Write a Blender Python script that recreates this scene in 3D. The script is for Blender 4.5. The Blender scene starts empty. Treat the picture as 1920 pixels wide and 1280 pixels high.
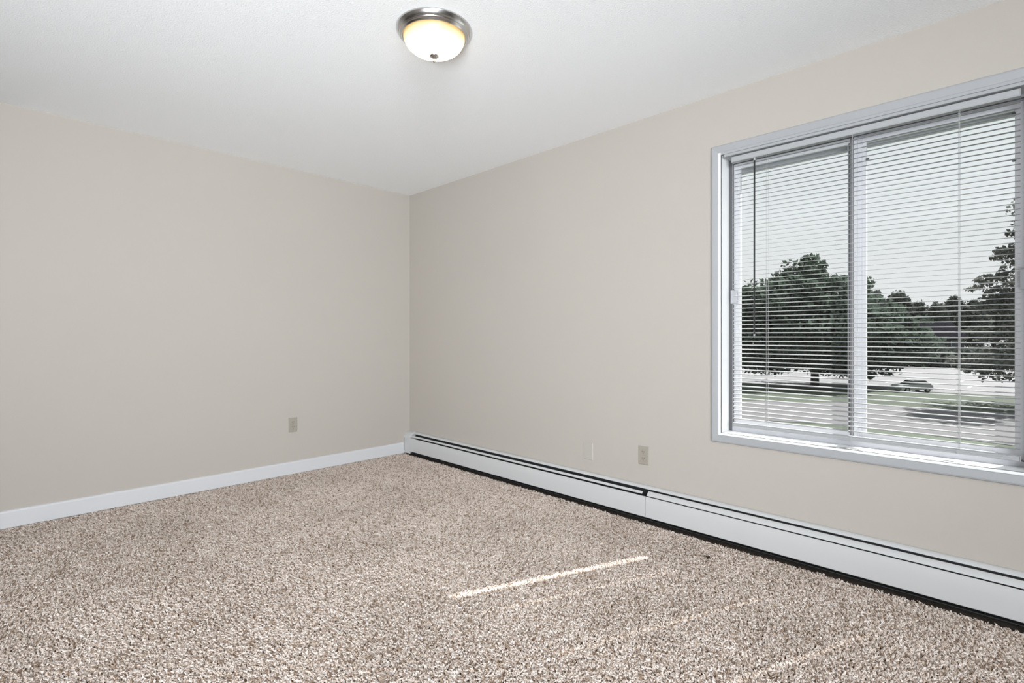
import bpy, bmesh, math, random
import numpy as np
from mathutils import Vector, Matrix, noise

random.seed(7)
RNG = np.random.default_rng(11)
SC = bpy.context.scene
COL = SC.collection
X0, Y0, CEIL = 2.843, 4.163, 2.44          # window wall, far wall, ceiling
AZ = math.radians(44.5)                    # viewing direction in plan
YARD = -5.4                                # outdoor ground level

# ------------------------------------------------------------------ camera
cam_data = bpy.data.cameras.new('camera')
cam = bpy.data.objects.new('camera', cam_data)
COL.objects.link(cam)
cam.location = (0, 0, 1.105)
cam.rotation_euler = (math.pi / 2, 0, AZ - math.pi / 2)
cam_data.sensor_width = 36.0
cam_data.lens = 971.0 / 1920.0 * 36.0
cam_data.shift_y = -11.0 / 1920.0
cam_data.clip_start = 0.02
cam_data.clip_end = 600
SC.camera = cam

# ------------------------------------------------------------------ world, sun, added fill lights, exposure
world = bpy.data.worlds.new('sky')
SC.world = world
world.use_nodes = True
nt = world.node_tree
nt.nodes.clear()
w_out = nt.nodes.new('ShaderNodeOutputWorld')
w_bg = nt.nodes.new('ShaderNodeBackground')
w_tc = nt.nodes.new('ShaderNodeTexCoord')
w_sep = nt.nodes.new('ShaderNodeSeparateXYZ')
w_ramp = nt.nodes.new('ShaderNodeValToRGB')
w_ramp.color_ramp.elements[0].position = 0.0
w_ramp.color_ramp.elements[0].color = (0.86, 0.85, 0.86, 1)
w_ramp.color_ramp.elements[1].position = 0.55
w_ramp.color_ramp.elements[1].color = (0.74, 0.82, 0.85, 1)
nt.links.new(w_tc.outputs['Generated'], w_sep.inputs[0])
nt.links.new(w_sep.outputs['Z'], w_ramp.inputs['Fac'])
nt.links.new(w_ramp.outputs['Color'], w_bg.inputs['Color'])
nt.links.new(w_bg.outputs[0], w_out.inputs['Surface'])
w_bg.inputs['Strength'].default_value = 1.06

SUN_AZ, SUN_EL = math.radians(-22.3), math.radians(48.5)
sun_data = bpy.data.lights.new('sun', 'SUN')
sun_data.energy = 14.0
sun_data.angle = math.radians(0.53)
sun_data.color = (1.0, 0.975, 0.95)
sun = bpy.data.objects.new('sun', sun_data)
COL.objects.link(sun)
to_sun = Vector((math.cos(SUN_EL) * math.cos(SUN_AZ), math.cos(SUN_EL) * math.sin(SUN_AZ), math.sin(SUN_EL)))
sun.rotation_euler = to_sun.to_track_quat('Z', 'Y').to_euler()
sun.location = to_sun * 20

soft_data = bpy.data.lights.new('added_fill', 'AREA')  # unseen fill lamp added behind the camera to even out the room
soft_data.shape = 'RECTANGLE'
soft_data.size, soft_data.size_y = 2.0, 1.5
soft_data.energy = 129
soft_data.color = (0.90, 0.955, 1.0)
soft = bpy.data.objects.new('added_fill', soft_data)
COL.objects.link(soft)
soft.location = (-1.75, -2.3, 1.55)
soft_data.spread = math.radians(106)
soft.rotation_euler = Vector((-4.9, -6.2, 1.3)).to_track_quat('Z', 'Y').to_euler()

up_data = bpy.data.lights.new('added_ceiling_fill', 'AREA')      # second added fill lamp, unseen, aimed at the ceiling
up_data.shape = 'RECTANGLE'
up_data.size, up_data.size_y = 1.2, 1.2
up_data.energy = 75
up_data.color = (0.90, 0.955, 1.0)
up = bpy.data.objects.new('added_ceiling_fill', up_data)
COL.objects.link(up)
up.location = (-1.45, -0.7, 0.45)
up_data.spread = math.radians(105)
up.rotation_euler = Vector((-0.56, -0.72, -0.50)).to_track_quat('Z', 'Y').to_euler()

SC.view_settings.view_transform = 'Standard'
SC.view_settings.look = 'None'
SC.view_settings.gamma = 1.0
SC.view_settings.use_curve_mapping = False
SC.view_settings.exposure = 0.0


# ------------------------------------------------------------------ materials
def mat(name, color, rough=0.5, metal=0.0, bump=None, var=None, spec=None, coat=None):
    """Principled material; bump = (scale, strength, distance), var = (scale, amount) of colour mottling."""
    m = bpy.data.materials.new(name)
    m.use_nodes = True
    t = m.node_tree
    p = t.nodes['Principled BSDF']
    p.inputs['Base Color'].default_value = (*color, 1)
    p.inputs['Roughness'].default_value = rough
    p.inputs['Metallic'].default_value = metal
    if spec is not None:
        p.inputs['Specular IOR Level'].default_value = spec
    tc = t.nodes.new('ShaderNodeTexCoord')
    if var:
        n = t.nodes.new('ShaderNodeTexNoise')
        n.inputs['Scale'].default_value = var[0]
        n.inputs['Detail'].default_value = 4
        r = t.nodes.new('ShaderNodeValToRGB')
        a = var[1]
        r.color_ramp.elements[0].position = 0.3
        r.color_ramp.elements[0].color = (*[max(0, c * (1 - a)) for c in color], 1)
        r.color_ramp.elements[1].position = 0.7
        r.color_ramp.elements[1].color = (*[min(1, c * (1 + a)) for c in color], 1)
        t.links.new(tc.outputs['Object'], n.inputs['Vector'])
        t.links.new(n.outputs['Fac'], r.inputs['Fac'])
        t.links.new(r.outputs['Color'], p.inputs['Base Color'])
    if bump:
        n = t.nodes.new('ShaderNodeTexNoise')
        n.inputs['Scale'].default_value = bump[0]
        n.inputs['Detail'].default_value = 5
        b = t.nodes.new('ShaderNodeBump')
        b.inputs['Strength'].default_value = bump[1]
        b.inputs['Distance'].default_value = bump[2]
        t.links.new(tc.outputs['Object'], n.inputs['Vector'])
        t.links.new(n.outputs['Fac'], b.inputs['Height'])
        t.links.new(b.outputs['Normal'], p.inputs['Normal'])
    return m


WALL = mat('wall_paint', (0.466, 0.428, 0.386), 0.85, bump=(260, 0.15, 0.002), var=(0.9, 0.012), spec=0.2)
CEILM = mat('ceiling_texture', (0.93, 0.935, 0.94), 0.95, bump=(150, 0.5, 0.006), spec=0.1)
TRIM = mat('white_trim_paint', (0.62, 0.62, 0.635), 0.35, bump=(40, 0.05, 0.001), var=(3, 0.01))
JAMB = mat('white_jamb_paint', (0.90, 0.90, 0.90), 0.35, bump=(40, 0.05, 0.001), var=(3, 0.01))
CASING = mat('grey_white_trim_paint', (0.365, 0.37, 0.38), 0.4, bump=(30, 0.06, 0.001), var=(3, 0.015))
VINYL = mat('white_vinyl', (0.46, 0.46, 0.49), 0.35, bump=(60, 0.03, 0.001))
STILE_SHADE = mat('grey_stile_shade', (0.20, 0.20, 0.215), 0.4, bump=(60, 0.03, 0.001))
SASHV = mat('white_sash_vinyl', (0.66, 0.66, 0.69), 0.35, bump=(60, 0.03, 0.001))
PARTS_SHADE = mat('grey_parts_and_shade', (0.10, 0.10, 0.105), 0.5, bump=(60, 0.05, 0.001))
SLAT = mat('white_aluminium_slat', (0.36, 0.36, 0.36), 0.38, bump=(20, 0.02, 0.001))
RAIL = mat('white_rail_enamel', (0.40, 0.405, 0.415), 0.35, bump=(20, 0.02, 0.001))
CORD = mat('white_cord', (0.45, 0.45, 0.45), 0.8, bump=(900, 0.3, 0.0005))
WAND = mat('dark_wand_plastic', (0.012, 0.012, 0.012), 0.25, bump=(50, 0.02, 0.001))
HEATER = mat('heater_enamel', (0.56, 0.56, 0.56), 0.38, bump=(18, 0.03, 0.002), var=(2, 0.01))
HEATDARK = mat('heater_parts_and_shade', (0.018, 0.020, 0.020), 0.6, bump=(80, 0.1, 0.001))  # near-black, carries the shade inside the heater slots
FINS = mat('heater_fins', (0.10, 0.10, 0.10), 0.4, metal=0.8, bump=(80, 0.1, 0.001))
ALMOND = mat('almond_plastic', (0.35, 0.318, 0.272), 0.4, bump=(70, 0.03, 0.0005))
SLOT = mat('slot_black', (0.012, 0.010, 0.009), 0.6, bump=(70, 0.03, 0.0005))
PLATEP = mat('painted_plate', (0.455, 0.425, 0.39), 0.5, bump=(200, 0.05, 0.0005))
NICKEL = mat('brushed_nickel', (0.60, 0.585, 0.57), 0.24, metal=1.0, bump=(300, 0.03, 0.0005))
LINT = mat('dark_lint', (0.03, 0.02, 0.012), 0.9, bump=(300, 0.3, 0.001))
CLEAR = mat('clear_plastic', (0.42, 0.42, 0.43), 0.2, bump=(70, 0.03, 0.0005))


def glass_mat():
    m = bpy.data.materials.new('window_glass')
    m.use_nodes = True
    t = m.node_tree
    t.nodes.clear()
    o = t.nodes.new('ShaderNodeOutputMaterial')
    mix = t.nodes.new('ShaderNodeMixShader')
    tr = t.nodes.new('ShaderNodeBsdfTransparent')
    tr.inputs[0].default_value = (0.96, 0.975, 0.97, 1)
    gl = t.nodes.new('ShaderNodeBsdfGlossy')
    gl.inputs['Roughness'].default_value = 0.02
    lw = t.nodes.new('ShaderNodeLayerWeight')       # Schlick reflection, the same from both faces
    lw.inputs['Blend'].default_value = 0.5
    pw = t.nodes.new('ShaderNodeMath')
    pw.operation = 'POWER'
    pw.inputs[1].default_value = 5.0
    fr = t.nodes.new('ShaderNodeMath')
    fr.operation = 'MULTIPLY_ADD'
    fr.inputs[1].default_value = 0.92
    fr.inputs[2].default_value = 0.035
    t.links.new(lw.outputs['Facing'], pw.inputs[0])
    t.links.new(pw.outputs[0], fr.inputs[0])
    t.links.new(fr.outputs[0], mix.inputs[0])
    t.links.new(tr.outputs[0], mix.inputs[1])
    t.links.new(gl.outputs[0], mix.inputs[2])
    t.links.new(mix.outputs[0], o.inputs['Surface'])
    return m


GLASS = glass_mat()


def dome_mat():
    m = bpy.data.materials.new('alabaster_glass')
    m.use_nodes = True
    t = m.node_tree
    t.nodes.clear()
    o = t.nodes.new('ShaderNodeOutputMaterial')
    tc = t.nodes.new('ShaderNodeTexCoord')
    sep = t.nodes.new('ShaderNodeSeparateXYZ')            # amber rim to white below: bulb falloff put into the glass colour
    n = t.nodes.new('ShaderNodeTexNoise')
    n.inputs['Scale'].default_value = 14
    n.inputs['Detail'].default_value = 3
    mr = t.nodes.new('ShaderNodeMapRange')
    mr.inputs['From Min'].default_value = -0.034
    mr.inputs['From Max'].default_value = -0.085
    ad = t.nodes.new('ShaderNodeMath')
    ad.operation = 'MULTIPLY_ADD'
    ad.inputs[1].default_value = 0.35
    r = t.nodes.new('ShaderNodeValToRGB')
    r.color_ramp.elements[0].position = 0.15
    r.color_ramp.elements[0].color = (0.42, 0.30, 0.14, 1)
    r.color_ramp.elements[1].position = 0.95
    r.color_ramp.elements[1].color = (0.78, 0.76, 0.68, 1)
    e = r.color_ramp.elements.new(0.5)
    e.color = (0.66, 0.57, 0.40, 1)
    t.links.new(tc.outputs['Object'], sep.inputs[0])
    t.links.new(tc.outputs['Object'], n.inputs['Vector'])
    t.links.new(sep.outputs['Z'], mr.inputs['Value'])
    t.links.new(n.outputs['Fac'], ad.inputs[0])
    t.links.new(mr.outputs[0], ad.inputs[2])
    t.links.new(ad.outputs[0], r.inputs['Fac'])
    tl = t.nodes.new('ShaderNodeBsdfTranslucent')
    df = t.nodes.new('ShaderNodeBsdfDiffuse')
    gl = t.nodes.new('ShaderNodeBsdfGlossy')
    gl.inputs['Roughness'].default_value = 0.4
    m1 = t.nodes.new('ShaderNodeMixShader')
    m1.inputs[0].default_value = 0.22
    m2 = t.nodes.new('ShaderNodeMixShader')
    m2.inputs[0].default_value = 0.04
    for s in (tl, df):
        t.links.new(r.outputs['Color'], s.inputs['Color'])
    t.links.new(tl.outputs[0], m1.inputs[1])
    t.links.new(df.outputs[0], m1.inputs[2])
    t.links.new(m1.outputs[0], m2.inputs[1])
    t.links.new(gl.outputs[0], m2.inputs[2])
    t.links.new(m2.outputs[0], o.inputs['Surface'])
    return m


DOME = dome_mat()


def bulb_mat():
    m = bpy.data.materials.new('lit_bulb')
    m.use_nodes = True
    p = m.node_tree.nodes['Principled BSDF']
    p.inputs['Emission Color'].default_value = (1, 0.86, 0.66, 1)
    p.inputs['Emission Strength'].default_value = 6
    return m


BULB = bulb_mat()


def carpet_mat():
    m = bpy.data.materials.new('frieze_yarn')
    m.use_nodes = True
    t = m.node_tree
    p = t.nodes['Principled BSDF']
    p.inputs['Roughness'].default_value = 0.9
    p.inputs['Specular IOR Level'].default_value = 0.1
    oi = t.nodes.new('ShaderNodeObjectInfo')
    r = t.nodes.new('ShaderNodeValToRGB')
    cr = r.color_ramp
    cr.elements[0].position = 0.0
    cr.elements[0].color = (0.25, 0.17, 0.12, 1)
    cr.elements[1].position = 1.0
    cr.elements[1].color = (0.98, 0.90, 0.845, 1)
    for pos, c in ((0.13, (0.46, 0.345, 0.26, 1)), (0.30, (0.71, 0.59, 0.505, 1)), (0.75, (0.86, 0.755, 0.69, 1))):
        e = cr.elements.new(pos)
        e.color = c
    geo = t.nodes.new('ShaderNodeNewGeometry')
    n = t.nodes.new('ShaderNodeTexNoise')
    n.inputs['Scale'].default_value = 2.2
    n.inputs['Detail'].default_value = 5
    t.links.new(geo.outputs['Position'], n.inputs['Vector'])
    r2 = t.nodes.new('ShaderNodeValToRGB')
    r2.color_ramp.elements[0].position = 0.32
    r2.color_ramp.elements[0].color = (0.84, 0.83, 0.82, 1)
    r2.color_ramp.elements[1].position = 0.68
    r2.color_ramp.elements[1].color = (1, 1, 1, 1)
    mx = t.nodes.new('ShaderNodeMix')
    mx.data_type = 'RGBA'
    mx.blend_type = 'MULTIPLY'
    mx.inputs[0].default_value = 1.0
    t.links.new(oi.outputs['Random'], r.inputs['Fac'])
    t.links.new(n.outputs['Fac'], r2.inputs['Fac'])
    t.links.new(r.outputs['Color'], mx.inputs[6])
    t.links.new(r2.outputs['Color'], mx.inputs[7])
    t.links.new(mx.outputs[2], p.inputs['Base Color'])
    return m


YARN = carpet_mat()
BACKING = mat('carpet_backing', (0.055, 0.040, 0.030), 0.95, bump=(120, 0.5, 0.004), var=(40, 0.3))  # darkened: shade under the heater put into the backing colour


def leaf_mat(name, c, trans=0.35):
    m = bpy.data.materials.new(name)
    m.use_nodes = True
    t = m.node_tree
    t.nodes.clear()
    o = t.nodes.new('ShaderNodeOutputMaterial')
    tc = t.nodes.new('ShaderNodeTexCoord')
    n = t.nodes.new('ShaderNodeTexNoise')
    n.inputs['Scale'].default_value = 0.5
    n.inputs['Detail'].default_value = 3
    r = t.nodes.new('ShaderNodeValToRGB')
    r.color_ramp.elements[0].position = 0.35
    r.color_ramp.elements[0].color = (*[v * 0.7 for v in c], 1)
    r.color_ramp.elements[1].position = 0.65
    r.color_ramp.elements[1].color = (*[v * 1.35 for v in c], 1)
    t.links.new(tc.outputs['Object'], n.inputs['Vector'])
    t.links.new(n.outputs['Fac'], r.inputs['Fac'])
    df = t.nodes.new('ShaderNodeBsdfDiffuse')
    tl = t.nodes.new('ShaderNodeBsdfTranslucent')
    mx = t.nodes.new('ShaderNodeMixShader')
    mx.inputs[0].default_value = trans
    for s in (df, tl):
        t.links.new(r.outputs['Color'], s.inputs['Color'])
    t.links.new(df.outputs[0], mx.inputs[1])
    t.links.new(tl.outputs[0], mx.inputs[2])
    t.links.new(mx.outputs[0], o.inputs['Surface'])
    return m


LEAF_A = leaf_mat('maple_leaves', (0.072, 0.096, 0.074), 0.35)
LEAF_B = leaf_mat('grey_green_leaves', (0.115, 0.120, 0.105), 0.3)
LEAF_C = leaf_mat('far_leaves', (0.098, 0.108, 0.096), 0.25)
BARK = mat('bark', (0.045, 0.038, 0.034), 0.9, bump=(6, 0.5, 0.05), var=(4, 0.3))
GRASS = mat('lawn_grass', (0.030, 0.042, 0.021), 0.9, bump=(3, 0.5, 0.08), var=(0.25, 0.25))
ASPHALT = mat('asphalt', (0.090, 0.084, 0.089), 0.9, bump=(5, 0.2, 0.02), var=(0.3, 0.1))
CONCRETE = mat('pale_concrete', (0.136, 0.130, 0.137), 0.85, bump=(4, 0.2, 0.02), var=(0.15, 0.08))
MARKING = mat('white_road_paint', (0.3, 0.3, 0.3), 0.8, bump=(9, 0.2, 0.01))
SIDING = mat('dark_house_siding', (0.028, 0.027, 0.034), 0.7, bump=(4, 0.2, 0.03), var=(0.5, 0.15))
ROOF = mat('dark_shingle', (0.014, 0.013, 0.017), 1.0, bump=(6, 0.4, 0.04), var=(1.5, 0.25), spec=0.0)
HOUSEGLASS = mat('house_glass', (0.05, 0.06, 0.08), 0.1, bump=(2, 0.02, 0.01))
HOUSETRIM = mat('house_trim', (0.35, 0.35, 0.37), 0.6, bump=(9, 0.1, 0.01))
CARPAINT = mat('silver_car_paint', (0.42, 0.43, 0.44), 0.25, metal=0.35, bump=(2, 0.01, 0.01))
CARGLASS = mat('car_glass', (0.02, 0.022, 0.025), 0.08, bump=(2, 0.01, 0.01))
TYRE = mat('tyre_rubber', (0.02, 0.02, 0.02), 0.8, bump=(40, 0.2, 0.005))
BRICK = mat('outside_wall', (0.30, 0.26, 0.23), 0.9, bump=(14, 0.3, 0.01), var=(5, 0.1))


# ------------------------------------------------------------------ mesh helpers
class MB:
    """Collects geometry in world coordinates; build() links it as ONE mesh object."""

    def __init__(self):
        self.v, self.f = [], []

    def add(self, verts, faces):
        o = len(self.v)
        self.v += [tuple(p) for p in verts]
        self.f += [tuple(i + o for i in fc) for fc in faces]
        return self

    def box(self, x0, x1, y0, y1, z0, z1):
        vs = [(x, y, z) for x in (x0, x1) for y in (y0, y1) for z in (z0, z1)]
        return self.add(vs, [(0, 1, 3, 2), (4, 6, 7, 5), (0, 4, 5, 1), (2, 3, 7, 6), (0, 2, 6, 4), (1, 5, 7, 3)])

    def bbox(self, x0, x1, y0, y1, z0, z1, b=0.003, seg=2):
        bm = bmesh.new()
        bmesh.ops.create_cube(bm, size=1)
        for v in bm.verts:
            v.co = Vector(((x0 + x1) / 2 + v.co.x * (x1 - x0), (y0 + y1) / 2 + v.co.y * (y1 - y0), (z0 + z1) / 2 + v.co.z * (z1 - z0)))
        bmesh.ops.bevel(bm, geom=bm.edges[:], offset=b, segments=seg, profile=0.5, affect='EDGES')
        bm.verts.index_update()
        self.add([v.co[:] for v in bm.verts], [[v.index for v in f.verts] for f in bm.faces])
        bm.free()
        return self

    def prism(self, profile, p0, p1, fn, closed=True, caps=True):
        """profile: list of 2D points; fn(t, (u, v)) -> 3D, t in [p0, p1]."""
        n = len(profile)
        vs = [fn(p0, q) for q in profile] + [fn(p1, q) for q in profile]
        fs = [(i, (i + 1) % n, n + (i + 1) % n, n + i) for i in range(n if closed else n - 1)]
        if caps and closed:
            fs += [tuple(range(n - 1, -1, -1)), tuple(range(n, 2 * n))]
        return self.add(vs, fs)

    def lathe(self, prof, c, seg=32):
        """prof: (r, z) pairs around the vertical axis through c."""
        vs, fs = [], []
        n = len(prof)
        for k in range(seg):
            a = 2 * math.pi * k / seg
            for r, z in prof:
                vs.append((c[0] + r * math.cos(a), c[1] + r * math.sin(a), c[2] + z))
        for k in range(seg):
            k2 = (k + 1) % seg
            for i in range(n - 1):
                fs.append((k * n + i, k2 * n + i, k2 * n + i + 1, k * n + i + 1))
        return self.add(vs, fs)

    def tube(self, pts, rad, seg=6, caps=True):
        pts = [Vector(p) for p in pts]
        rad = rad if isinstance(rad, (list, tuple)) else [rad] * len(pts)
        vs, fs = [], []
        for i, p in enumerate(pts):
            d = (pts[min(i + 1, len(pts) - 1)] - pts[max(i - 1, 0)]).normalized()
            a = d.orthogonal().normalized() if i == 0 else (a - d * a.dot(d)).normalized()
            b = d.cross(a)
            for k in range(seg):
                q = 2 * math.pi * k / seg
                vs.append(p + (a * math.cos(q) + b * math.sin(q)) * rad[i])
        for i in range(len(pts) - 1):
            for k in range(seg):
                k2 = (k + 1) % seg
                fs.append((i * seg + k, i * seg + k2, (i + 1) * seg + k2, (i + 1) * seg + k))
        if caps:
            fs += [tuple(range(seg - 1, -1, -1)), tuple(range((len(pts) - 1) * seg, len(pts) * seg))]
        return self.add(vs, fs)

    def disc(self, c, r, h, axis, seg=20):
        """short cylinder centred at c, along axis ('x', 'y')."""
        a = Vector((1, 0, 0)) if axis == 'x' else Vector((0, 1, 0))
        return self.tube([Vector(c) - a * h / 2, Vector(c) + a * h / 2], r, seg)

    def mesh(self, name, m, org=(0, 0, 0), smooth=False):
        me = bpy.data.meshes.new(name)
        me.from_pydata([(x - org[0], y - org[1], z - org[2]) for x, y, z in self.v], [], self.f)
        me.materials.append(m)
        if smooth:
            me.polygons.foreach_set('use_smooth', [True] * len(me.polygons))
        me.update()
        return me

    def build(self, name, m, parent=None, smooth=False, normals=True):
        org = ORG.get(parent.name, (0, 0, 0)) if parent else (0, 0, 0)
        me = self.mesh(name, m, org, smooth)
        if normals:
            bm = bmesh.new()
            bm.from_mesh(me)
            bmesh.ops.recalc_face_normals(bm, faces=bm.faces)
            bm.to_mesh(me)
            bm.free()
        if smooth and hasattr(me, 'set_sharp_from_angle'):
            me.set_sharp_from_angle(angle=math.radians(38))
        o = bpy.data.objects.new(name, me)
        COL.objects.link(o)
        if parent:
            o.parent = parent
            ORG[o.name] = org
        return o


ORG = {}


def root(name, loc, rot=(0, 0, 0)):
    o = bpy.data.objects.new(name, None)
    o.empty_display_size = 0.05
    o.location = loc
    o.rotation_euler = rot
    COL.objects.link(o)
    ORG[o.name] = tuple(loc)
    return o


def tag(o, label=None, cat=None, group=None, kind=None):
    for k, v in (('label', label), ('category', cat), ('group', group), ('kind', kind)):
        if v:
            o[k] = v
    return o


def structure(o, label=None):
    return tag(o, label, None, None, 'structure')


def copy_tree(o, parent=None):
    c = o.copy()
    COL.objects.link(c)
    c.parent = parent
    for ch in o.children:
        copy_tree(ch, c)
    return c


# ------------------------------------------------------------------ room shell
FSLOPE = 0.018 / 4.16                     # the floor drops a little towards the viewer


def floor_z(y):
    return -FSLOPE * (Y0 - y)


m = MB()
m.add([(-2.15, -3.25, floor_z(-3.25) - .012), (3.0, -3.25, floor_z(-3.25) - .012), (3.0, 5.35, floor_z(5.35) - .012), (-2.15, 5.35, floor_z(5.35) - .012),
       (-2.15, -3.25, -.20), (3.0, -3.25, -.20), (3.0, 5.35, -.20), (-2.15, 5.35, -.20)],
      [(0, 1, 2, 3), (7, 6, 5, 4), (0, 4, 5, 1), (1, 5, 6, 2), (2, 6, 7, 3), (3, 7, 4, 0)])
structure(m.build('floor', BACKING))
structure(MB().box(-2.15, 3.06, -3.25, 5.35, CEIL, CEIL + .15).build('ceiling', CEILM))
structure(MB().box(0.06, X0, Y0, 5.30, -.1, CEIL + .02).build('wall_back', WALL))
structure(MB().box(-2.15, 0.06, 5.30, 5.42, -.1, CEIL + .02).build('wall_hall', WALL))
structure(MB().box(-2.25, -2.15, -3.25, 5.42, -.1, CEIL + .02).build('wall_left', WALL))
structure(MB().box(-2.25, 3.06, -3.35, -3.25, -.1, CEIL + .02).build('wall_front', WALL))
WY0, WY1, WZ0, WZ1 = -.052, 1.188, .560, 2.108      # rough opening
m = MB()
m.box(X0, 3.05, WY1, 5.42, -.3, CEIL + .02).box(X0, 3.05, -3.35, WY0, -.3, CEIL + .02)
m.box(X0, 3.05, WY0, WY1, -.3, WZ0).box(X0, 3.05, WY0, WY1, WZ1, CEIL + .02)
structure(m.build('wall_right', WALL))

# baseboard along the far wall with an eased top edge, and the return round the outside corner
prof = [(0, 0), (.012, 0), (.012, .088), (.0095, .095), (.005, .099), (0, .100)]
m = MB()
n = len(prof)
structure(MB().prism(prof, 0.048, 2.768, lambda t, q: (t, Y0 - q[0], floor_z(4.15) + q[1])).build('baseboard_back', TRIM))
structure(MB().prism(prof, Y0 - .012, 5.30, lambda t, q: (0.06 - q[0], t, floor_z(4.15) + q[1])).build('baseboard_left', TRIM))

# ------------------------------------------------------------------ window
win = structure(root('window_1', (X0, .568, WZ0)))
JY0, JY1, JZ0, JZ1 = -.040, 1.176, .572, 2.096      # finished opening
MB().box(2.831, 2.945, JY1, WY1, WZ0, WZ1).build('side_jamb', JAMB, win)
MB().box(2.831, 2.945, WY0, JY0, WZ0, WZ1).build('side_jamb', JAMB, win)
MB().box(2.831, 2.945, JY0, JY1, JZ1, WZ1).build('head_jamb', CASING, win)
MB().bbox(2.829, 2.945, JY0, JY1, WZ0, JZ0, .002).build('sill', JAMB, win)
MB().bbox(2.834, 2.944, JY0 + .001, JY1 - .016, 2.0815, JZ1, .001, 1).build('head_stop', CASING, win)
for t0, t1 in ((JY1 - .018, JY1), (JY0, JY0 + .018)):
    MB().box(2.9445, 2.9465, t0, t1, JZ0, JZ1).build('side_shade_strip', PARTS_SHADE, win)  # dark strips added over the frame: its shade put into colour
# four mitred casing boards with a moulded face (u = distance out from the opening, v = proud of the wall)
cprof = [(0, 0), (0, .009), (.003, .0115), (.009, .0115), (.012, .0095), (.016, .012), (.036, .0155), (.044, .0165), (.050, .015), (.0535, .011), (.0535, 0)]
a0, a1, b0, b1 = JY0, JY1, JZ0, JZ1


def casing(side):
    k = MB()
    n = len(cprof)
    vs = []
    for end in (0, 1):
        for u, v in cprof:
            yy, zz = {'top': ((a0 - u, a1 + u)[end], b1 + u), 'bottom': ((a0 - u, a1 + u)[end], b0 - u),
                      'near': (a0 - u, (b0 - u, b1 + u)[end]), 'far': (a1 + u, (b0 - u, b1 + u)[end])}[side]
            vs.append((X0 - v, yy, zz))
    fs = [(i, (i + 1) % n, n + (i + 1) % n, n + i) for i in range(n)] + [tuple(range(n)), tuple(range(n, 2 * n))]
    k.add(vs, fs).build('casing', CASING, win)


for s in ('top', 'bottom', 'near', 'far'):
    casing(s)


def ring(k, x0, x1, y0, y1, z0, z1, l, r, b, t):
    """rectangular frame; member widths l (high y side), r (low y side), b, t."""
    k.box(x0, x1, y1 - l, y1, z0, z1).box(x0, x1, y0, y0 + r, z0, z1)
    k.box(x0, x1, y0 + r, y1 - l, z0, z0 + b).box(x0, x1, y0 + r, y1 - l, z1 - t, z1)
    return k


k = MB()
ring(k, 2.946, 3.045, JY0, JY1, JZ0, JZ1, .020, .020, .022, .026)
k.build('window_frame', VINYL, win)
k = MB()
ring(k, 2.9455, 2.952, JY0 + .020, JY1 - .020, JZ0 + .022, JZ1 - .026, .005, .005, .004, .005)
k.build('frame_gasket', PARTS_SHADE, win)
# exterior head drip that shades the topmost strip of glass
MB().box(3.045, 3.075, JY0 - .05, JY1 + .05, 2.035, 2.12).build('drip_cap', VINYL, win)


def sash(x0, x1, y0, y1, gy0, gy1, gz0, gz1):
    k = MB()
    z0, z1 = JZ0 + .024, JZ1 - .028
    ring(k, x0, x1, y0, y1, z0, z1, y1 - gy1, gy0 - y0, gz0 - z0, z1 - gz1)
    xm = (x0 + x1) / 2
    # glazing bead stepped round the glass
    ring(k, xm - .010, xm + .010, gy0 - .001, gy1 + .001, gz0 - .001, gz1 + .001, .005, .005, .005, .005)
    # stile reeds
    for yy in (gy1 + .008, gy1 + .018):
        if yy < y1 - .004:
            k.box(x0 - .0025, x0, yy, yy + .004, z0, z1)
    s = k.build('sash', SASHV, win)
    MB().box(xm - .003, xm + .003, gy0, gy1, gz0, gz1).build('pane', GLASS, s)
    return s


sl = sash(2.955, 2.979, .566, 1.156, .600, 1.122, .634, 2.043)
sr = sash(2.983, 3.006, -.020, .571, .014, .537, .630, 2.042)
# dark weatherstrip along the meeting stile
MB().box(2.9535, 2.955, .594, .600, .634, 2.043).build('weatherstrip', PARTS_SHADE, sl)
MB().bbox(2.9515, 2.955, .5775, .5935, .602, 2.066, .001).build('stile_shade_plate', STILE_SHADE, sl)  # added grey plate, the meeting stile's shade as a darker colour
MB().bbox(2.925, 2.9555, 1.128, 1.160, 1.283, 1.358, .003).build('latch', VINYL, sl)
MB().bbox(2.925, 2.983, -.020, .002, 1.291, 1.372, .003).build('latch', VINYL, sr)
for (yy, zz) in ((.527, 1.955), (.021, 2.02), (.020, 1.83)):
    MB().bbox(2.977, 2.987, yy - .006, yy + .006, zz - .006, zz + .006, .002).build('screen_clip', PARTS_SHADE, sr)

# ------------------------------------------------------------------ mini blind
BX = 2.865
blind = tag(root('mini_blind', (BX, .568, 2.083)), 'white aluminium mini blind with open slats hanging in the window', 'blind')
BY0, BY1 = .001, 1.119
hprof = [(-.014, 0), (.014, 0), (.014, .030), (.011, .030), (.011, .003), (-.011, .003), (-.011, .027), (-.0085, .030), (-.014, .030)]
hr = MB().prism(hprof, BY0, BY1 + .005, lambda t, q: (BX + q[0], t, 2.047 + q[1])).build('headrail', RAIL, blind)
for yy in (BY0, BY1 + .005):
    MB().bbox(BX - .0155, BX + .0155, yy - .0015, yy + .0015, 2.0455, 2.0785, .001, 1).build('end_cap', SLAT, hr)
MB().box(BX - .0165, BX - .0142, BY0 + .004, BY1, 2.0475, 2.0535).build('lip', SLAT, hr)
LAD = (.950, .568, .187)
# one slat with a crowned section and a slot for each cord
NS, PITCH, ZTOP, W2 = 63, .0221, 2.0255, .0125
st = [BY0]
for c in sorted(LAD):
    st += [c - .009, c + .009]
st += [BY1]


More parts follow.
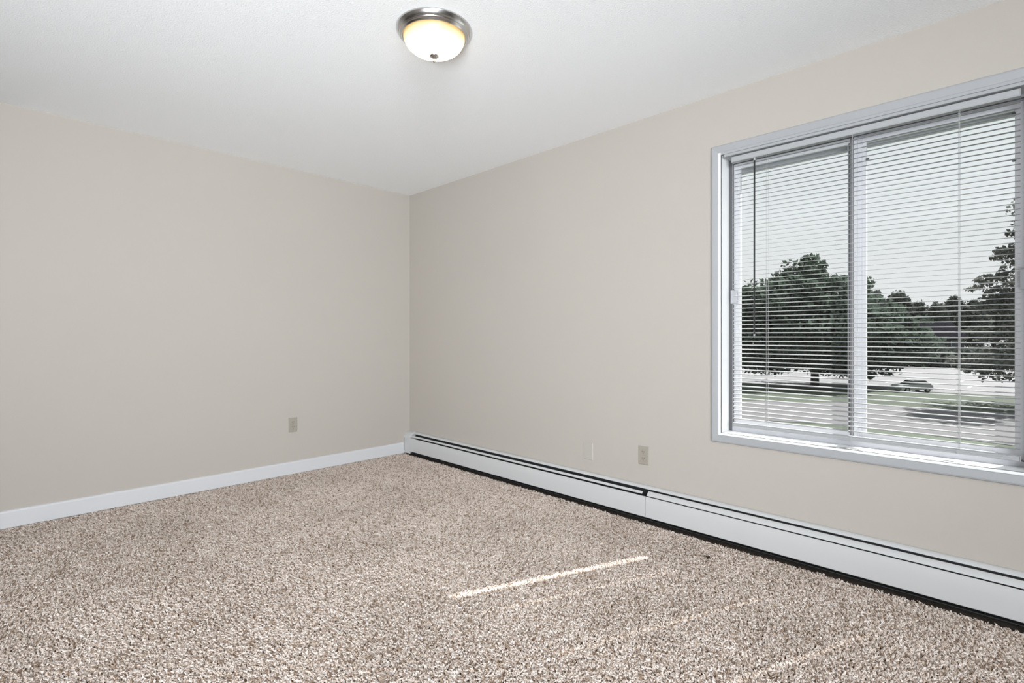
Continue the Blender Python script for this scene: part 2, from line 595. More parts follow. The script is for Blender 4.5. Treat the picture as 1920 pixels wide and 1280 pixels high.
def slat_mesh():
    k = MB()
    us = [-.0125, -.0078, -.0032, .0032, .0078, .0125]
    vs = []
    for t in st:
        f = (t - BY0) / (BY1 - BY0)
        tilt = math.radians(4.5 + 6.0 * f)
        for top in (1, 0):
            for u in us:
                h = .0018 * (1 - (u / W2) ** 2) + (.00025 if top else -.00025)
                vs.append((u * math.cos(tilt) - h * math.sin(tilt), t - .568, u * math.sin(tilt) + h * math.cos(tilt)))
    fs = []
    nu = len(us)
    for i in range(len(st) - 1):
        a, b = i * 2 * nu, (i + 1) * 2 * nu
        for j in range(nu - 1):
            if i % 2 == 1 and j == 2:
                continue
            fs.append((a + j, b + j, b + j + 1, a + j + 1))
            fs.append((a + nu + j, a + nu + j + 1, b + nu + j + 1, b + nu + j))
        fs.append((a, a + nu, b + nu, b))
        fs.append((a + nu - 1, b + nu - 1, b + 2 * nu - 1, a + 2 * nu - 1))
    k.add(vs, fs)
    return k.mesh('slat', SLAT)


sme = slat_mesh()
for i in range(NS):
    s = bpy.data.objects.new('slat', sme)
    s.location = (0, random.uniform(-.0006, .0006), ZTOP - i * PITCH - 2.083)
    s.rotation_euler = (random.uniform(-.0005, .0005), random.uniform(-.012, .012), 0)
    COL.objects.link(s)
    s.parent = blind
ZB = .609
bprof = [(-.0125, .003), (-.010, 0), (.010, 0), (.0125, .003), (.0125, .020), (.010, .023), (-.0085, .023), (-.0125, .0205), (-.0105, .0185), (-.0105, .0125), (-.0118, .0115), (-.0118, .0105), (-.0105, .0095), (-.0105, .0045)]
br = MB().prism(bprof, BY0, BY1, lambda t, q: (BX + q[0], t, ZB + q[1])).build('bottom_rail', RAIL, blind)
for yy in (BY0, BY1):
    MB().bbox(BX - .0145, BX + .0145, yy - .002, yy + .002, ZB - .001, ZB + .0245, .001, 1).build('end_cap', SLAT, br)
for c in LAD:
    MB().disc((BX - .0125, c, ZB + .0115), .0085, .004, 'x').build('cord_button', CLEAR, br)
for c in LAD:
    k = MB()
    for sx in (-1, 1):
        k.tube([(BX + sx * .0135, c - .0045, 2.047), (BX + sx * .0135, c - .0045, ZB + .022)], .0006, 5)
    k.build('ladder_cord', CORD, blind)
    MB().tube([(BX, c, 2.05), (BX, c, ZB + .022)], .0008, 6).build('lift_cord', CORD, blind)
wnd = MB().tube([(2.843, 1.002, 2.030), (2.8435, 1.003, 1.109)], .0042, 6).build('tilt_wand', WAND, blind)
MB().tube([(2.853, 1.002, 2.047), (2.846, 1.002, 2.046), (2.843, 1.002, 2.040), (2.843, 1.002, 2.028)], [.003, .003, .0045, .005], 8).build('wand_hook', CLEAR, wnd)
MB().tube([(2.8435, 1.003, 1.112), (2.8435, 1.003, 1.104)], .0050, 8).build('wand_tip', CLEAR, wnd)

# small loose bits on the sill
k = MB()
pts = []
for i in range(13):
    f = i / 12
    pts.append((.616 - .092 * f, .0062 * math.sin(math.pi * f) + .0004))
vs, fs = [], []
for y, w in pts:
    for sx, dz in ((-1, 0), (1, 0), (1, .003), (-1, .003)):
        vs.append((2.848 + sx * w, y, JZ0 + .0005 + dz + .4 * w))
for i in range(12):
    for j in range(4):
        fs.append((i * 4 + j, i * 4 + (j + 1) % 4, i * 4 + 4 + (j + 1) % 4, i * 4 + 4 + j))
fs += [(0, 1, 2, 3), (51, 50, 49, 48)]
tag(k.add(vs, fs).build('slat_scrap', SLAT), 'white lens-shaped plastic scrap lying on the window sill under the middle cord', 'scrap')
k = MB()
k.tube([(2.8465, .236, JZ0 + .003), (2.845, .222, JZ0 + .006), (2.847, .205, JZ0 + .003), (2.846, .195, JZ0 + .007)], [.0015, .003, .0025, .001], 6)
tag(k.build('plastic_clip', CLEAR), 'small clear bent plastic clip lying on the sill under the third cord', 'clip')

# ------------------------------------------------------------------ baseboard heater
HL = -.90
heater = tag(root('baseboard_heater', (X0, Y0, 0), (math.atan(FSLOPE), 0, 0)), 'long white hydronic baseboard heater under the window along the wall', 'heater')
ORG[heater.name] = (X0, Y0, 0)


def hx(t, q):
    return (X0 - q[0], t, q[1])


def sheet(pts, th=.0012):
    """close a polyline into a thin folded-metal section."""
    out = []
    for i, p in enumerate(pts):
        a = Vector(pts[max(i - 1, 0)])
        b = Vector(pts[min(i + 1, len(pts) - 1)])
        d = (b - a).normalized()
        out.append((p[0] - d.y * th, p[1] + d.x * th))
    return list(pts) + out[::-1]


EC = 4.060                                # inner edge of the end cap
JO = 1.604                                # joint between the two covers
hood = [(.0015, .010), (.0015, .196), (.006, .2005), (.013, .2000), (.022, .1945), (.0275, .1895), (.0295, .1860)]
MB().prism(sheet(hood), HL, EC, hx).build('back_plate', HEATER, heater, smooth=True)
MB().prism([(.004, .012), (.006, .012), (.006, .186), (.012, .192), (.010, .193), (.004, .188)], HL, EC, hx).build('slot_shade_liner', HEATDARK, heater)  # dark liner added so the slots look shaded
front = [(.058, .030), (.067, .0275), (.070, .030), (.0715, .090), (.0710, .1465), (.0700, .1500), (.0670, .1515), (.0640, .1480)]
for (t0, t1) in ((JO + .0008, EC), (HL, JO - .0008)):
    MB().prism(sheet(front), t0, t1, hx).build('front_panel', HEATER, heater, smooth=True)
damp1 = [(.0490, .1725), (.0525, .1695), (.0565, .1650), (.0595, .1605)]
damp2 = [(.0400, .1780), (.046, .1755), (.054, .1695), (.061, .1615), (.0640, .1560)]
MB().prism(sheet(damp1), JO + .030, EC, hx).build('damper', HEATER, heater, smooth=True)
MB().prism(sheet(damp2), HL, JO - .004, hx).build('damper', HEATER, heater, smooth=True)
# end cap: solid rounded cover in the corner, with its foot
ecp = [(0, .008), (.0715, .008), (.0715, .030), (.0725, .030), (.0725, .148), (.069, .158), (.058, .176), (.046, .190), (.032, .199), (.018, .2025), (0, .2025)]
MB().prism(ecp, EC, Y0 - .001, hx).build('end_cap', HEATER, heater)
MB().box(X0 - .0735, X0 - .0715, EC + .086, EC + .088, .03, .148).build('cap_seam', HEATDARK, heater)
# fin tube element and brackets, seen through the slots
k = MB()
k.tube([(X0 - .036, HL, .085), (X0 - .036, EC, .085)], .011, 10)
for i in range(150):
    yy = HL + .05 + i * (EC - HL - .1) / 150
    k.box(X0 - .060, X0 - .012, yy, yy + .0006, .052, .118)
tag(k.build('fin_element', FINS, heater), None, None, None, 'stuff')
MB().prism([(.010, .012), (.064, .012), (.064, .016), (.010, .016)], HL, EC, hx).build('bottom_rail', HEATDARK, heater)
for yy in (3.2, 2.4, 1.640, .9, .1, -.6):
    MB().bbox(X0 - .066, X0 - .004, yy, yy + .003, .012, .030, .0008, 1).build('bracket', HEATDARK, heater)
MB().box(X0 - .0035, X0 - .0005, JO + .03, JO + .045, .198, .205).build('splice_tab', HEATER, heater)
MB().box(X0 - .030, X0 - .012, EC - .045, EC - .028, .1985, .2025).build('splice_tab', HEATER, heater)


# ------------------------------------------------------------------ outlets and blank plate
def face_frame(on, c):
    """maps (a across, b up, n out of the wall) to world."""
    if on == 'back':
        return lambda a, b, n: (c[0] + a, Y0 - n, c[1] + b)
    return lambda a, b, n: (X0 - n, c[0] - a, c[1] + b)


def slab(k, F, a0, a1, b0, b1, n0, n1, bev):
    """plate with chamfered front edges."""
    vs = [F(a, b, n0) for a, b in ((a0, b0), (a1, b0), (a1, b1), (a0, b1))]
    vs += [F(a, b, n1 - bev) for a, b in ((a0, b0), (a1, b0), (a1, b1), (a0, b1))]
    vs += [F(a, b, n1) for a, b in ((a0 + bev, b0 + bev), (a1 - bev, b0 + bev), (a1 - bev, b1 - bev), (a0 + bev, b1 - bev))]
    fs = [(3, 2, 1, 0), (8, 9, 10, 11)]
    for r in (0, 4):
        fs += [(r + i, r + (i + 1) % 4, r + 4 + (i + 1) % 4, r + 4 + i) for i in range(4)]
    return k.add(vs, fs)


def round_face(k, F, b, r, hh, n0, n1):
    """receptacle face: circle with flattened top and bottom."""
    pts = []
    for i in range(28):
        q = 2 * math.pi * i / 28
        pts.append((r * math.cos(q), max(-hh, min(hh, r * math.sin(q)))))
    n = len(pts)
    vs = [F(a, b + c, n0) for a, c in pts] + [F(a, b + c, n1) for a, c in pts]
    fs = [(i, (i + 1) % n, n + (i + 1) % n, n + i) for i in range(n)] + [tuple(range(n, 2 * n))]
    return k.add(vs, fs)


def outlet(on, c, label):
    F = face_frame(on, c)
    o = tag(root('wall_outlet', F(0, 0, 0)), label, 'outlet', 'duplex wall outlets')
    slab(MB(), F, -.035, .035, -.057, .057, 0, .0055, .003).build('cover_plate', ALMOND, o)
    for b in (.0195, -.0195):
        r = round_face(MB(), F, b, .0170, .0140, .005, .0068).build('receptacle', ALMOND, o)
        for a in (-.0064, .0064):
            k = MB()
            slab(k, F, a - .0012, a + .0012, b - .0005, b + .0085, .0066, .0071, .0001).build('slot', SLOT, r)
        k = MB()
        pts = [(.0027 * math.cos(t), -.0075 + .0027 * math.sin(t)) for t in [2 * math.pi * i / 12 for i in range(12)]]
        k.add([F(a, b + q, .0066) for a, q in pts] + [F(a, b + q, .0071) for a, q in pts],
              [(i, (i + 1) % 12, 12 + (i + 1) % 12, 12 + i) for i in range(12)] + [tuple(range(12, 24))])
        k.build('ground_hole', SLOT, r)
    k = MB()
    pts = [(.0030 * math.cos(t), .0030 * math.sin(t)) for t in [2 * math.pi * i / 12 for i in range(12)]]
    k.add([F(a, q, .005) for a, q in pts] + [F(a, q, .0064) for a, q in pts],
          [(i, (i + 1) % 12, 12 + (i + 1) % 12, 12 + i) for i in range(12)] + [tuple(range(12, 24))])
    k.build('screw', NICKEL, o)
    return o


outlet('back', (1.729, .391), 'almond duplex outlet alone on the far wall above the white baseboard')
outlet('right', (1.657, .368), 'almond duplex outlet on the window wall above the heater, beside the blank plate')
F = face_frame('right', (2.071, .331))
bp = tag(root('blank_plate', F(0, 0, 0)), 'wall-coloured blank cover plate on the window wall above the heater', 'plate')
slab(MB(), F, -.036, .036, -.058, .058, 0, .006, .003).build('cover_plate', PLATEP, bp)
for b in (.042, -.042):
    k = MB()
    pts = [(.0026 * math.cos(t), b + .0026 * math.sin(t)) for t in [2 * math.pi * i / 12 for i in range(12)]]
    k.add([F(a, q, .005) for a, q in pts] + [F(a, q, .0065) for a, q in pts],
          [(i, (i + 1) % 12, 12 + (i + 1) % 12, 12 + i) for i in range(12)] + [tuple(range(12, 24))])
    k.build('screw', PLATEP, bp)

# ------------------------------------------------------------------ ceiling light
LC = (1.377, 1.830, CEIL)
lamp = tag(root('ceiling_light', LC), 'flush ceiling light with brushed nickel pan and lit frosted glass dome', 'ceiling light')
pan = [(.02, -.002), (.1615, -.0005), (.1640, -.002), (.1642, -.005), (.1625, -.009), (.1580, -.0165), (.1525, -.0230), (.1500, -.0245), (.1492, -.0265), (.1478, -.0285), (.1445, -.0300), (.1425, -.0318),
       (.1405, -.0345), (.1378, -.0365), (.1350, -.0360), (.1335, -.0330), (.1330, -.028), (.02, -.020)]
MB().lathe(pan, LC, 72).build('pan', NICKEL, lamp, smooth=True)
dome = []
for i in range(25):
    q = math.pi / 2 * i / 24
    dome.append((.1325 * math.cos(q) ** .9 if i < 24 else .0, -.033 - .075 * math.sin(q)))
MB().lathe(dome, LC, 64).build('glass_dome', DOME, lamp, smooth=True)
fin = [(0, -.107), (.019, -.108), (.0205, -.1135), (.0195, -.1160), (.014, -.1200), (.008, -.1235), (.0045, -.1265), (.0040, -.1300), (.0052, -.1330), (.0060, -.1360), (.0050, -.1395), (.0025, -.1415), (0, -.142)]
MB().lathe(fin, LC, 28).build('finial', NICKEL, lamp, smooth=True)
for sgn in (-1, 1):
    d = Vector((math.sin(AZ), -math.cos(AZ), 0)) * (.058 * sgn)
    bc = (LC[0] + d.x, LC[1] + d.y, CEIL)
    bulb = [(.006, -.024), (.012, -.028), (.013, -.036), (.018, -.044), (.024, -.054), (.0255, -.062), (.022, -.070), (.013, -.077), (0, -.079)]
    MB().lathe(bulb, bc, 20).build('bulb', BULB, lamp, smooth=True)
    L = bpy.data.lights.new('bulb_light', 'POINT')
    L.energy = .85
    L.color = (1, .90, .74)
    L.shadow_soft_size = .012
    lo = bpy.data.objects.new('bulb_light', L)
    lo.location = (d.x * .8 + .034, d.y * .8 + .034, -.088)
    lo.parent = lamp
    COL.objects.link(lo)

# ------------------------------------------------------------------ carpet pile
def tuft(seed):
    r = random.Random(seed)
    k = MB()
    h, lean, curl = r.uniform(.009, .012), r.uniform(.005, .009), r.uniform(-.004, .004)
    pts = [(0, 0, -.004), (lean * .15, curl * .3, h * .40), (lean * .55, curl, h * .80), (lean * 1.15, curl * .3, h * .98)]
    k.tube(pts, [.0014, .0020, .0023, .0014], 4)
    # a second twisted strand of the same yarn
    c2, l2 = r.uniform(-.006, .006), r.uniform(.002, .006)
    pts = [(.001, .001, -.004), (l2 * .4, c2 * .5 + .001, h * .45), (l2 * .8, c2, h * .75), (l2 * .6, c2 * 1.5, h * .9)]
    k.tube(pts, [.0012, .0018, .0021, .0012], 4)
    me = k.mesh('yarn_tuft', YARN, smooth=True)
    return bpy.data.objects.new('yarn_tuft', me)


tcol = bpy.data.collections.new('yarn_tufts')     # source shapes only, not linked to the scene
for s in range(5):
    tcol.objects.link(tuft(s))

step = .0060
xs = np.arange(-.95, 2.835, step)
ys = np.arange(-.45, 5.28, step)
gx, gy = np.meshgrid(xs, ys)
gx = gx.ravel() + RNG.uniform(-.5, .5, gx.size) * step
gy = gy.ravel() + RNG.uniform(-.5, .5, gy.size) * step
keep = (gx * math.cos(AZ) + gy * math.sin(AZ) > .80) & (gx < 2.757 + RNG.uniform(-.008, .008, gx.size)) & ((gy < Y0 - .013) | (gx < .045))  # pile stops short of the heater so dark backing stands in for shade
# only floor near the view: drop what lies far outside it
side = gx * math.sin(AZ) - gy * math.cos(AZ)
fwd = gx * math.cos(AZ) + gy * math.sin(AZ)
keep &= (np.abs(side) < fwd * 1.0 + .75)
gx, gy = gx[keep], gy[keep]
npts = gx.size
pile_me = bpy.data.meshes.new('carpet_pile')
pile_me.vertices.add(npts)
co = np.stack([gx, gy, -FSLOPE * (Y0 - gy) - .012], 1).astype(np.float32)
pile_me.vertices.foreach_set('co', co.ravel())
# pile direction drifts in soft brushed patches
lean = 1.9 + 1.2 * np.sin(gx * 2.1 + 1.3 * np.sin(gy * 1.7)) + .8 * np.sin(gy * 3.3 - gx * 1.1)
yaw = lean + RNG.normal(0, 1.1, npts)
rot = np.stack([RNG.normal(0, .28, npts), RNG.normal(.10, .28, npts), yaw], 1).astype(np.float32)
at = pile_me.attributes.new('tuft_rotation', 'FLOAT_VECTOR', 'POINT')
at.data.foreach_set('vector', rot.ravel())
at = pile_me.attributes.new('tuft_scale', 'FLOAT', 'POINT')
at.data.foreach_set('value', RNG.uniform(.78, 1.22, npts).astype(np.float32))
pile_me.materials.append(YARN)
pile_me.update()
pile = bpy.data.objects.new('carpet_pile', pile_me)
COL.objects.link(pile)
tag(pile, 'beige and brown speckled frieze carpet pile covering the whole floor', 'carpet', None, 'stuff')
ng = bpy.data.node_groups.new('pile_tufts', 'GeometryNodeTree')
ng.interface.new_socket('Geometry', in_out='INPUT', socket_type='NodeSocketGeometry')
ng.interface.new_socket('Geometry', in_out='OUTPUT', socket_type='NodeSocketGeometry')
gi, go = ng.nodes.new('NodeGroupInput'), ng.nodes.new('NodeGroupOutput')
iop = ng.nodes.new('GeometryNodeInstanceOnPoints')
ci = ng.nodes.new('GeometryNodeCollectionInfo')
ci.inputs['Collection'].default_value = tcol
ci.inputs['Separate Children'].default_value = True
ci.inputs['Reset Children'].default_value = True
a1_ = ng.nodes.new('GeometryNodeInputNamedAttribute')
a1_.data_type = 'FLOAT_VECTOR'
a1_.inputs['Name'].default_value = 'tuft_rotation'
a2_ = ng.nodes.new('GeometryNodeInputNamedAttribute')
a2_.data_type = 'FLOAT'
a2_.inputs['Name'].default_value = 'tuft_scale'
e2r = ng.nodes.new('FunctionNodeEulerToRotation')
ng.links.new(gi.outputs[0], iop.inputs['Points'])
ng.links.new(ci.outputs[0], iop.inputs['Instance'])
iop.inputs['Pick Instance'].default_value = True
ng.links.new(a1_.outputs['Attribute'], e2r.inputs[0])
ng.links.new(e2r.outputs[0], iop.inputs['Rotation'])
ng.links.new(a2_.outputs['Attribute'], iop.inputs['Scale'])
ng.links.new(iop.outputs[0], go.inputs[0])
md = pile.modifiers.new('tufts', 'NODES')
md.node_group = ng

# a dark fleck of lint on the carpet in front of the heater
k = MB()
for i in range(7):
    a = i * 2.4
    p = Vector((2.523, 1.112, -.008))
    q = p + Vector((math.cos(a) * .008, math.sin(a) * .007, .013))
    k.tube([p, (p + q) / 2 + Vector((0, 0, .004)), q, q + Vector((math.cos(a + 1) * .005, math.sin(a + 1) * .005, .001))], [.002, .0028, .0024, .001], 5)
tag(k.build('lint_fleck', LINT), 'tiny dark fleck of lint on the carpet near the heater', 'lint')

# ------------------------------------------------------------------ outdoors
def ground_poly(name, pts, z, m, th=.3):
    k = MB()
    n = len(pts)
    k.add([(x, y, z) for x, y in pts] + [(x, y, z - th) for x, y in pts],
          [tuple(range(n)), tuple(range(2 * n - 1, n - 1, -1))] + [(i, n + i, n + (i + 1) % n, (i + 1) % n) for i in range(n)])
    return k.build(name, m)


structure(ground_poly('ground', [(4, -160), (360, -260), (360, 260), (4, 200)], YARD, GRASS, 1.0), 'lawn around the street outside')
road = structure(ground_poly('road', [(72.5, 60), (72.2, 27.8), (75.7, 14.9), (77.0, .2), (78.5, -40), (143, -40), (140, .3), (130, 24), (119, 45), (108, 76)], YARD + .03, CONCRETE))
structure(ground_poly('driveway', [(40.6, 40), (40.9, 15.8), (44.0, 8.9), (42.5, .1), (41, -30), (60.5, -30), (60.4, .1), (58.4, 11.5), (52.2, 20.2), (46, 40)], YARD + .03, ASPHALT))
for (x, y) in ((88, 17.5), (88.5, 13.2), (87, 8.9), (86.5, 4.6), (97, 12.0), (98, 6.0)):
    MB().box(x - 2.2, x + 2.2, y - .16, y + .16, YARD + .03, YARD + .05).build('marking', MARKING, road)


def leaves(k_name, lobes, n, size, m, parent, seed, org):
    """leaf cards scattered through ellipsoid lobes; lobes: (cx, cy, cz, rx, ry, rz)."""
    r = np.random.default_rng(seed)
    extra = []
    for l in lobes:
        for q in range(9):
            u = r.normal(size=3)
            u /= np.linalg.norm(u)
            u[2] = abs(u[2]) * 1.1 - .25
            f = r.uniform(.16, .34)
            extra.append((l[0] + u[0] * l[3], l[1] + u[1] * l[4], l[2] + u[2] * l[5], l[3] * f, l[4] * f, l[5] * f * .8))
    lobes = list(lobes) + extra
    vol = np.array([l[3] * l[4] * l[5] for l in lobes])
    pick = r.choice(len(lobes), n, p=vol ** .7 / (vol ** .7).sum())
    L = np.array(lobes)[pick]
    d = r.normal(size=(n, 3))
    d /= np.linalg.norm(d, axis=1)[:, None]
    rad = r.uniform(.15, 1.0, n) ** .45
    # lumpy surface
    lump = 1 + .16 * np.sin(d[:, 0] * 5 + L[:, 0]) * np.sin(d[:, 1] * 6 + L[:, 1]) + .12 * np.sin(d[:, 2] * 9 + pick)
    c = L[:, :3] + d * L[:, 3:] * (rad * lump)[:, None]
    a = r.normal(size=(n, 3))
    a /= np.linalg.norm(a, axis=1)[:, None]
    b = np.cross(a, r.normal(size=(n, 3)))
    b /= np.linalg.norm(b, axis=1)[:, None]
    s = size * r.uniform(.5, 1.3, n)[:, None]
    v = np.stack([c - a * s, c + b * s * .55, c + a * s, c - b * s * .55], 1).reshape(-1, 3) - np.array(org)
    me = bpy.data.meshes.new(k_name)
    me.vertices.add(n * 4)
    me.vertices.foreach_set('co', v.astype(np.float32).ravel())
    me.loops.add(n * 4)
    me.loops.foreach_set('vertex_index', np.arange(n * 4, dtype=np.int32))
    me.polygons.add(n)
    me.polygons.foreach_set('loop_start', np.arange(0, n * 4, 4, dtype=np.int32))
    me.polygons.foreach_set('loop_total', np.full(n, 4, dtype=np.int32))
    me.materials.append(m)
    me.update(calc_edges=True)
    me.validate()
    o = bpy.data.objects.new(k_name, me)
    COL.objects.link(o)
    o.parent = parent
    o['kind'] = 'stuff'
    return o


def tree(base, height, lobes, n, size, m, seed, label, trunk_r, group=None, branches=6):
    t = tag(root('tree', (base[0], base[1], YARD)), label, 'tree', group)
    org = (base[0], base[1], YARD)
    rr = random.Random(seed)
    k = MB()
    top = YARD + height * .62
    k.tube([(base[0], base[1], YARD - .1), (base[0] + .1, base[1], YARD + height * .2), (base[0], base[1] + .2, YARD + height * .4), (base[0] + .2, base[1], top)],
           [trunk_r * 1.25, trunk_r, trunk_r * .75, trunk_r * .3], 9)
    k.build('trunk', BARK, t, smooth=True)
    for i in range(branches):
        L = lobes[i % len(lobes)]
        z0 = YARD + height * rr.uniform(.18, .5)
        e = Vector((L[0] + rr.uniform(-.4, .4) * L[3], L[1] + rr.uniform(-.4, .4) * L[4], L[2] + rr.uniform(-.2, .5) * L[5]))
        s = Vector((base[0], base[1], z0))
        mid = (s + e) / 2 + Vector((0, 0, -.06 * height))
        MB().tube([s, mid, e], [trunk_r * .4, trunk_r * .25, trunk_r * .08], 6).build('branch', BARK, t, smooth=True)
    leaves('foliage', lobes, n, size, m, t, seed, org)
    return t


VX, VY = Vector((math.cos(AZ), math.sin(AZ), 0)), Vector((math.sin(AZ), -math.cos(AZ), 0))


def vp(D, s, z):
    """point at distance D along the room's diagonal and s to its side."""
    p = VX * D + VY * s
    return (p.x, p.y, z)


def lobe(D, s, z, r, rz, rd=None):
    return (*vp(D, s, z), r, r if rd is None else rd, rz)


# big spreading maple across the street lawn
tree((76.3, 19.3), 17,
     [lobe(68, 38.2, 8.0, 3.2, 3.0), lobe(68, 42.0, 5.2, 5.0, 4.0), lobe(67, 35, 5.0, 5.0, 4.0), lobe(68, 32, 4.0, 4.2, 3.6), lobe(68, 46.5, 2.6, 4.6, 4.0),
      lobe(67, 39, 1.2, 8.5, 4.6), lobe(68, 33, -.2, 5.0, 4.2), lobe(66, 49.5, .2, 4.0, 3.4), lobe(67, 44, -1.4, 5.4, 3.0), lobe(68, 39.5, 10.2, 1.5, 1.6)],
     42000, .34, LEAF_A, 21, 'broad spreading maple with dark full crown on the lawn before the street', .42, None, 10)
# tall tree at the near end of the view
tree((66.5, -3.5), 23,
     [lobe(47, 49.2, 12.6, 3.0, 3.0), lobe(47, 46.9, 10.6, 1.3, 1.6), lobe(46.5, 46.2, 8.2, 2.2, 1.4), lobe(47, 45.2, 5.8, 2.6, 1.3), lobe(46.5, 44.9, 3.6, 2.8, 1.1), lobe(47, 47.5, 1.2, 4.6, 1.5), lobe(47, 51.5, 5.0, 4.4, 5.0), lobe(47, 48.0, -1.4, 5.6, 2.0), lobe(46.5, 44.2, 4.6, 1.6, .8)],
     12000, .24, LEAF_B, 22, 'tall loose grey-green tree cut off by the window edge', .40, None, 7)
# trees behind the street
bgs = [(1395, 540, 'dark tree far behind the maple, at the wand'), (1445, 545, 'round dark tree far behind the maple crown'), (1500, 540, 'dark tree far behind the maple trunk'),
       (1560, 548, 'dark bushy tree far behind the maple, near the meeting stile'), (1610, 545, 'dark far tree hidden behind the meeting stile'), (1640, 546, 'far grey-green tree just past the meeting stile'),
       (1684, 545, 'peaked grey-green tree of the far treeline'), (1722, 566, 'low round tree of the far treeline left of the dark house'), (1757, 568, 'lowest tree of the far treeline, above the dark house roof'),
       (1790, 556, 'round green tree of the far treeline behind the third blind cord'), (1826, 563, 'far treeline tree to the side of the tall loose tree'), (1862, 556, 'far tree seen through the tall loose tree'),
       (1905, 558, 'far tree behind the tall loose tree at the window edge')]
for i, (px, py, lab) in enumerate(bgs):
    D = 150 + (i % 2) * 9
    s = (px - 960) / 971 * D
    z = 1.105 + (629 - py) / 971 * D
    b = vp(D, s, 0)
    r = 3.0 + .4 * math.sin(i * 2.1)
    tree((b[0], b[1]), z - YARD, [lobe(D, s, z - 2.6, r * .75, 2.6), lobe(D, s - r * .5, z - 5.5, r * .8, 3.4), lobe(D, s + r * .5, z - 6, r * .8, 3.6), lobe(D, s, z - 9.5, r, 4.2)],
         6000, .5, LEAF_C, 40 + i, lab, .45, 'trees along the far side of the street', 4)

# one clipped-looking hedge mass along the far street edge
HE = vp(107, 82, YARD)
hedge = tag(root('hedge', HE), 'long dark hedge under the trees along the far edge of the street', 'hedge')
hl = []
for i in range(19):
    b = vp(106 + (i % 2) * 3, (48 + 6.2 * i) * .70, YARD)
    hl.append((b[0], b[1], YARD + 1.9, 3.6 + .5 * math.sin(i * 2.3), 3.6, 2.3 + .4 * math.sin(i * 1.7)))
leaves('foliage', hl, 40000, .45, LEAF_C, hedge, 80, HE)
k = MB()
for h in hl:
    for q in range(4):
        k.tube([(h[0], h[1], YARD), (h[0] + math.cos(q * 1.6) * 1.4, h[1] + math.sin(q * 1.6) * 1.4, YARD + 2.4)], [.10, .03], 5)
tag(k.build('stems', BARK, hedge), None, None, None, 'stuff')

# dark house between the trees
HB = vp(118, 97.5, YARD)
house = tag(root('house', HB), 'dark two-storey house with low gable roof half hidden across the street', 'house')


def hp(a, b, z):
    """a across (to the side), b away from the viewer."""
    p = Vector(HB) + VY * a + VX * b
    return (p.x, p.y, YARD + z)


def hbox(k, a0, a1, b0, b1, z0, z1):
    vs = [hp(a, b, z) for a in (a0, a1) for b in (b0, b1) for z in (z0, z1)]
    return k.add(vs, [(0, 1, 3, 2), (4, 6, 7, 5), (0, 4, 5, 1), (2, 3, 7, 6), (0, 2, 6, 4), (1, 5, 7, 3)])


hbox(MB(), -5.6, 5.6, 0, 8, 0, 6.4).build('walls', SIDING, house)
k = MB()
k.add([hp(-6.2, -.7, 6.2), hp(6.2, -.7, 6.2), hp(6.2, 4, 9.6), hp(-6.2, 4, 9.6), hp(6.2, 8.7, 6.2), hp(-6.2, 8.7, 6.2),
       hp(-6.2, -.7, 5.95), hp(6.2, -.7, 5.95), hp(6.2, 8.7, 5.95), hp(-6.2, 8.7, 5.95)],
      [(0, 1, 2, 3), (3, 2, 4, 5), (0, 3, 5, 9, 6), (1, 7, 8, 4, 2), (0, 6, 7, 1), (5, 4, 8, 9), (6, 9, 8, 7)])
k.build('roof', ROOF, house)
for a, z0, z1 in ((-3.6, 4.0, 5.4), (-.2, 4.0, 5.4), (3.4, 4.0, 5.4), (-3.6, 1.0, 2.5)):
    f = hbox(MB(), a - .9, a + .9, -.06, .02, z0, z1).build('house_window', HOUSETRIM, house)
    hbox(MB(), a - .78, a + .78, -.08, -.05, z0 + .12, z1 - .12).build('pane', HOUSEGLASS, f)
hbox(MB(), -.6, .5, -.05, .02, 0, 2.2).build('front_door', ROOF, house)
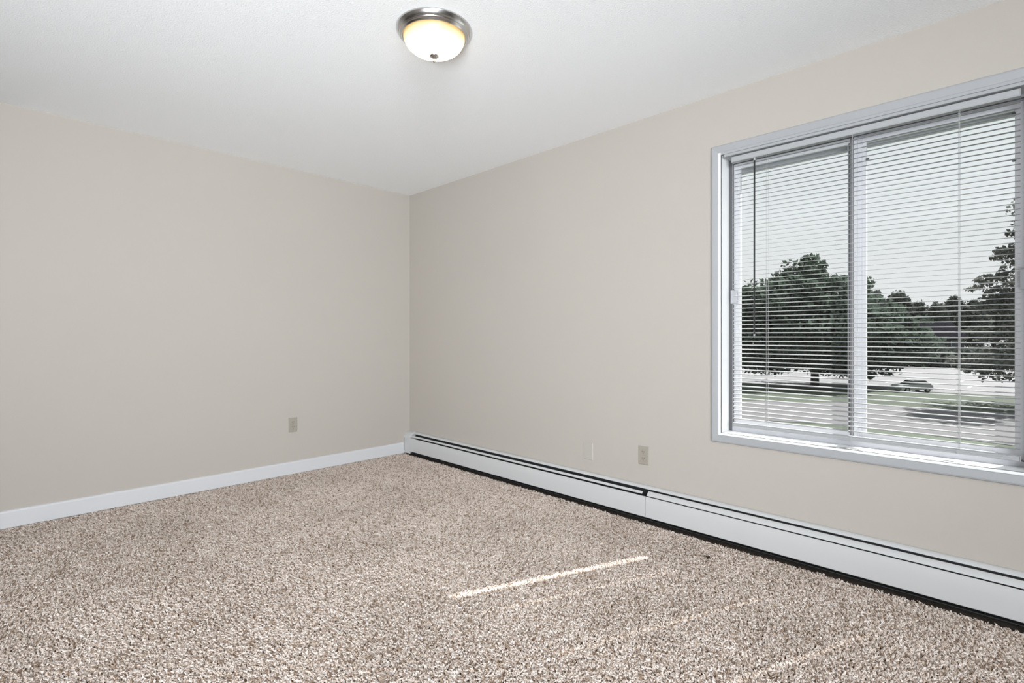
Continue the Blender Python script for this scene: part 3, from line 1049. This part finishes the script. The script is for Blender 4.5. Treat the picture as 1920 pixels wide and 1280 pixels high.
gd = hbox(MB(), 1.6, 5.0, -.05, .02, 0, 2.4).build('garage_door', SIDING, house)
hbox(MB(), -5.8, 5.8, -.78, -.68, 5.9, 6.15).build('gutter', HOUSETRIM, house)

# silver car on the near edge of the street
CB = (75.0, 8.95, YARD + .03)
car = tag(root('car', CB), 'silver hatchback car parked on the near edge of the street', 'car')
cd = Vector((.70, -.714, 0))
cn = Vector((.714, .70, 0))


def cp(a, b, z):
    p = Vector(CB) + cd * a + cn * b
    return (p.x, p.y, CB[2] + z)


body = [(-1.78, .28), (-1.85, .55), (-1.80, .78), (-1.55, .86), (-.80, .90), (1.55, .90), (1.76, .80), (1.80, .45), (1.74, .26)]
MB().prism(body, -.80, .80, lambda t, q: cp(q[0], t, q[1])).build('body', CARPAINT, car)
cab = [(-.88, .89), (-.35, 1.30), (1.10, 1.32), (1.62, .89)]
k = MB()
n = 4
vs = [cp(q[0], -.74 + (.12 if q[1] > 1 else 0), q[1]) for q in cab] + [cp(q[0], .74 - (.12 if q[1] > 1 else 0), q[1]) for q in cab]
k.add(vs, [(i, (i + 1) % n, n + (i + 1) % n, n + i) for i in range(n)] + [(3, 2, 1, 0), (4, 5, 6, 7)])
k.build('windows', CARGLASS, car)
MB().prism([(-.36, 1.29), (-.25, 1.36), (1.02, 1.38), (1.12, 1.31)], -.64, .64, lambda t, q: cp(q[0], t, q[1])).build('roof', CARPAINT, car)
for a in (-1.15, 1.15):
    for b in (-.74, .74):
        c = Vector(cp(a, b, .29))
        wh = MB().tube([c - cn * .10, c + cn * .10], .29, 18).build('wheel', TYRE, car)
        MB().tube([c - cn * .108, c + cn * .108], .17, 14).build('hubcap', CARPAINT, wh)
for b in (-.6, .6):
    MB().box(*[v for pr in zip([min(cp(1.78, b - .12, .6)[i], cp(1.83, b + .12, .7)[i]) for i in range(3)], [max(cp(1.78, b - .12, .6)[i], cp(1.83, b + .12, .7)[i]) for i in range(3)]) for v in pr]).build('tail_light', mat('tail_lens', (.3, .02, .02), .3, bump=(9, .02, .01)), car)
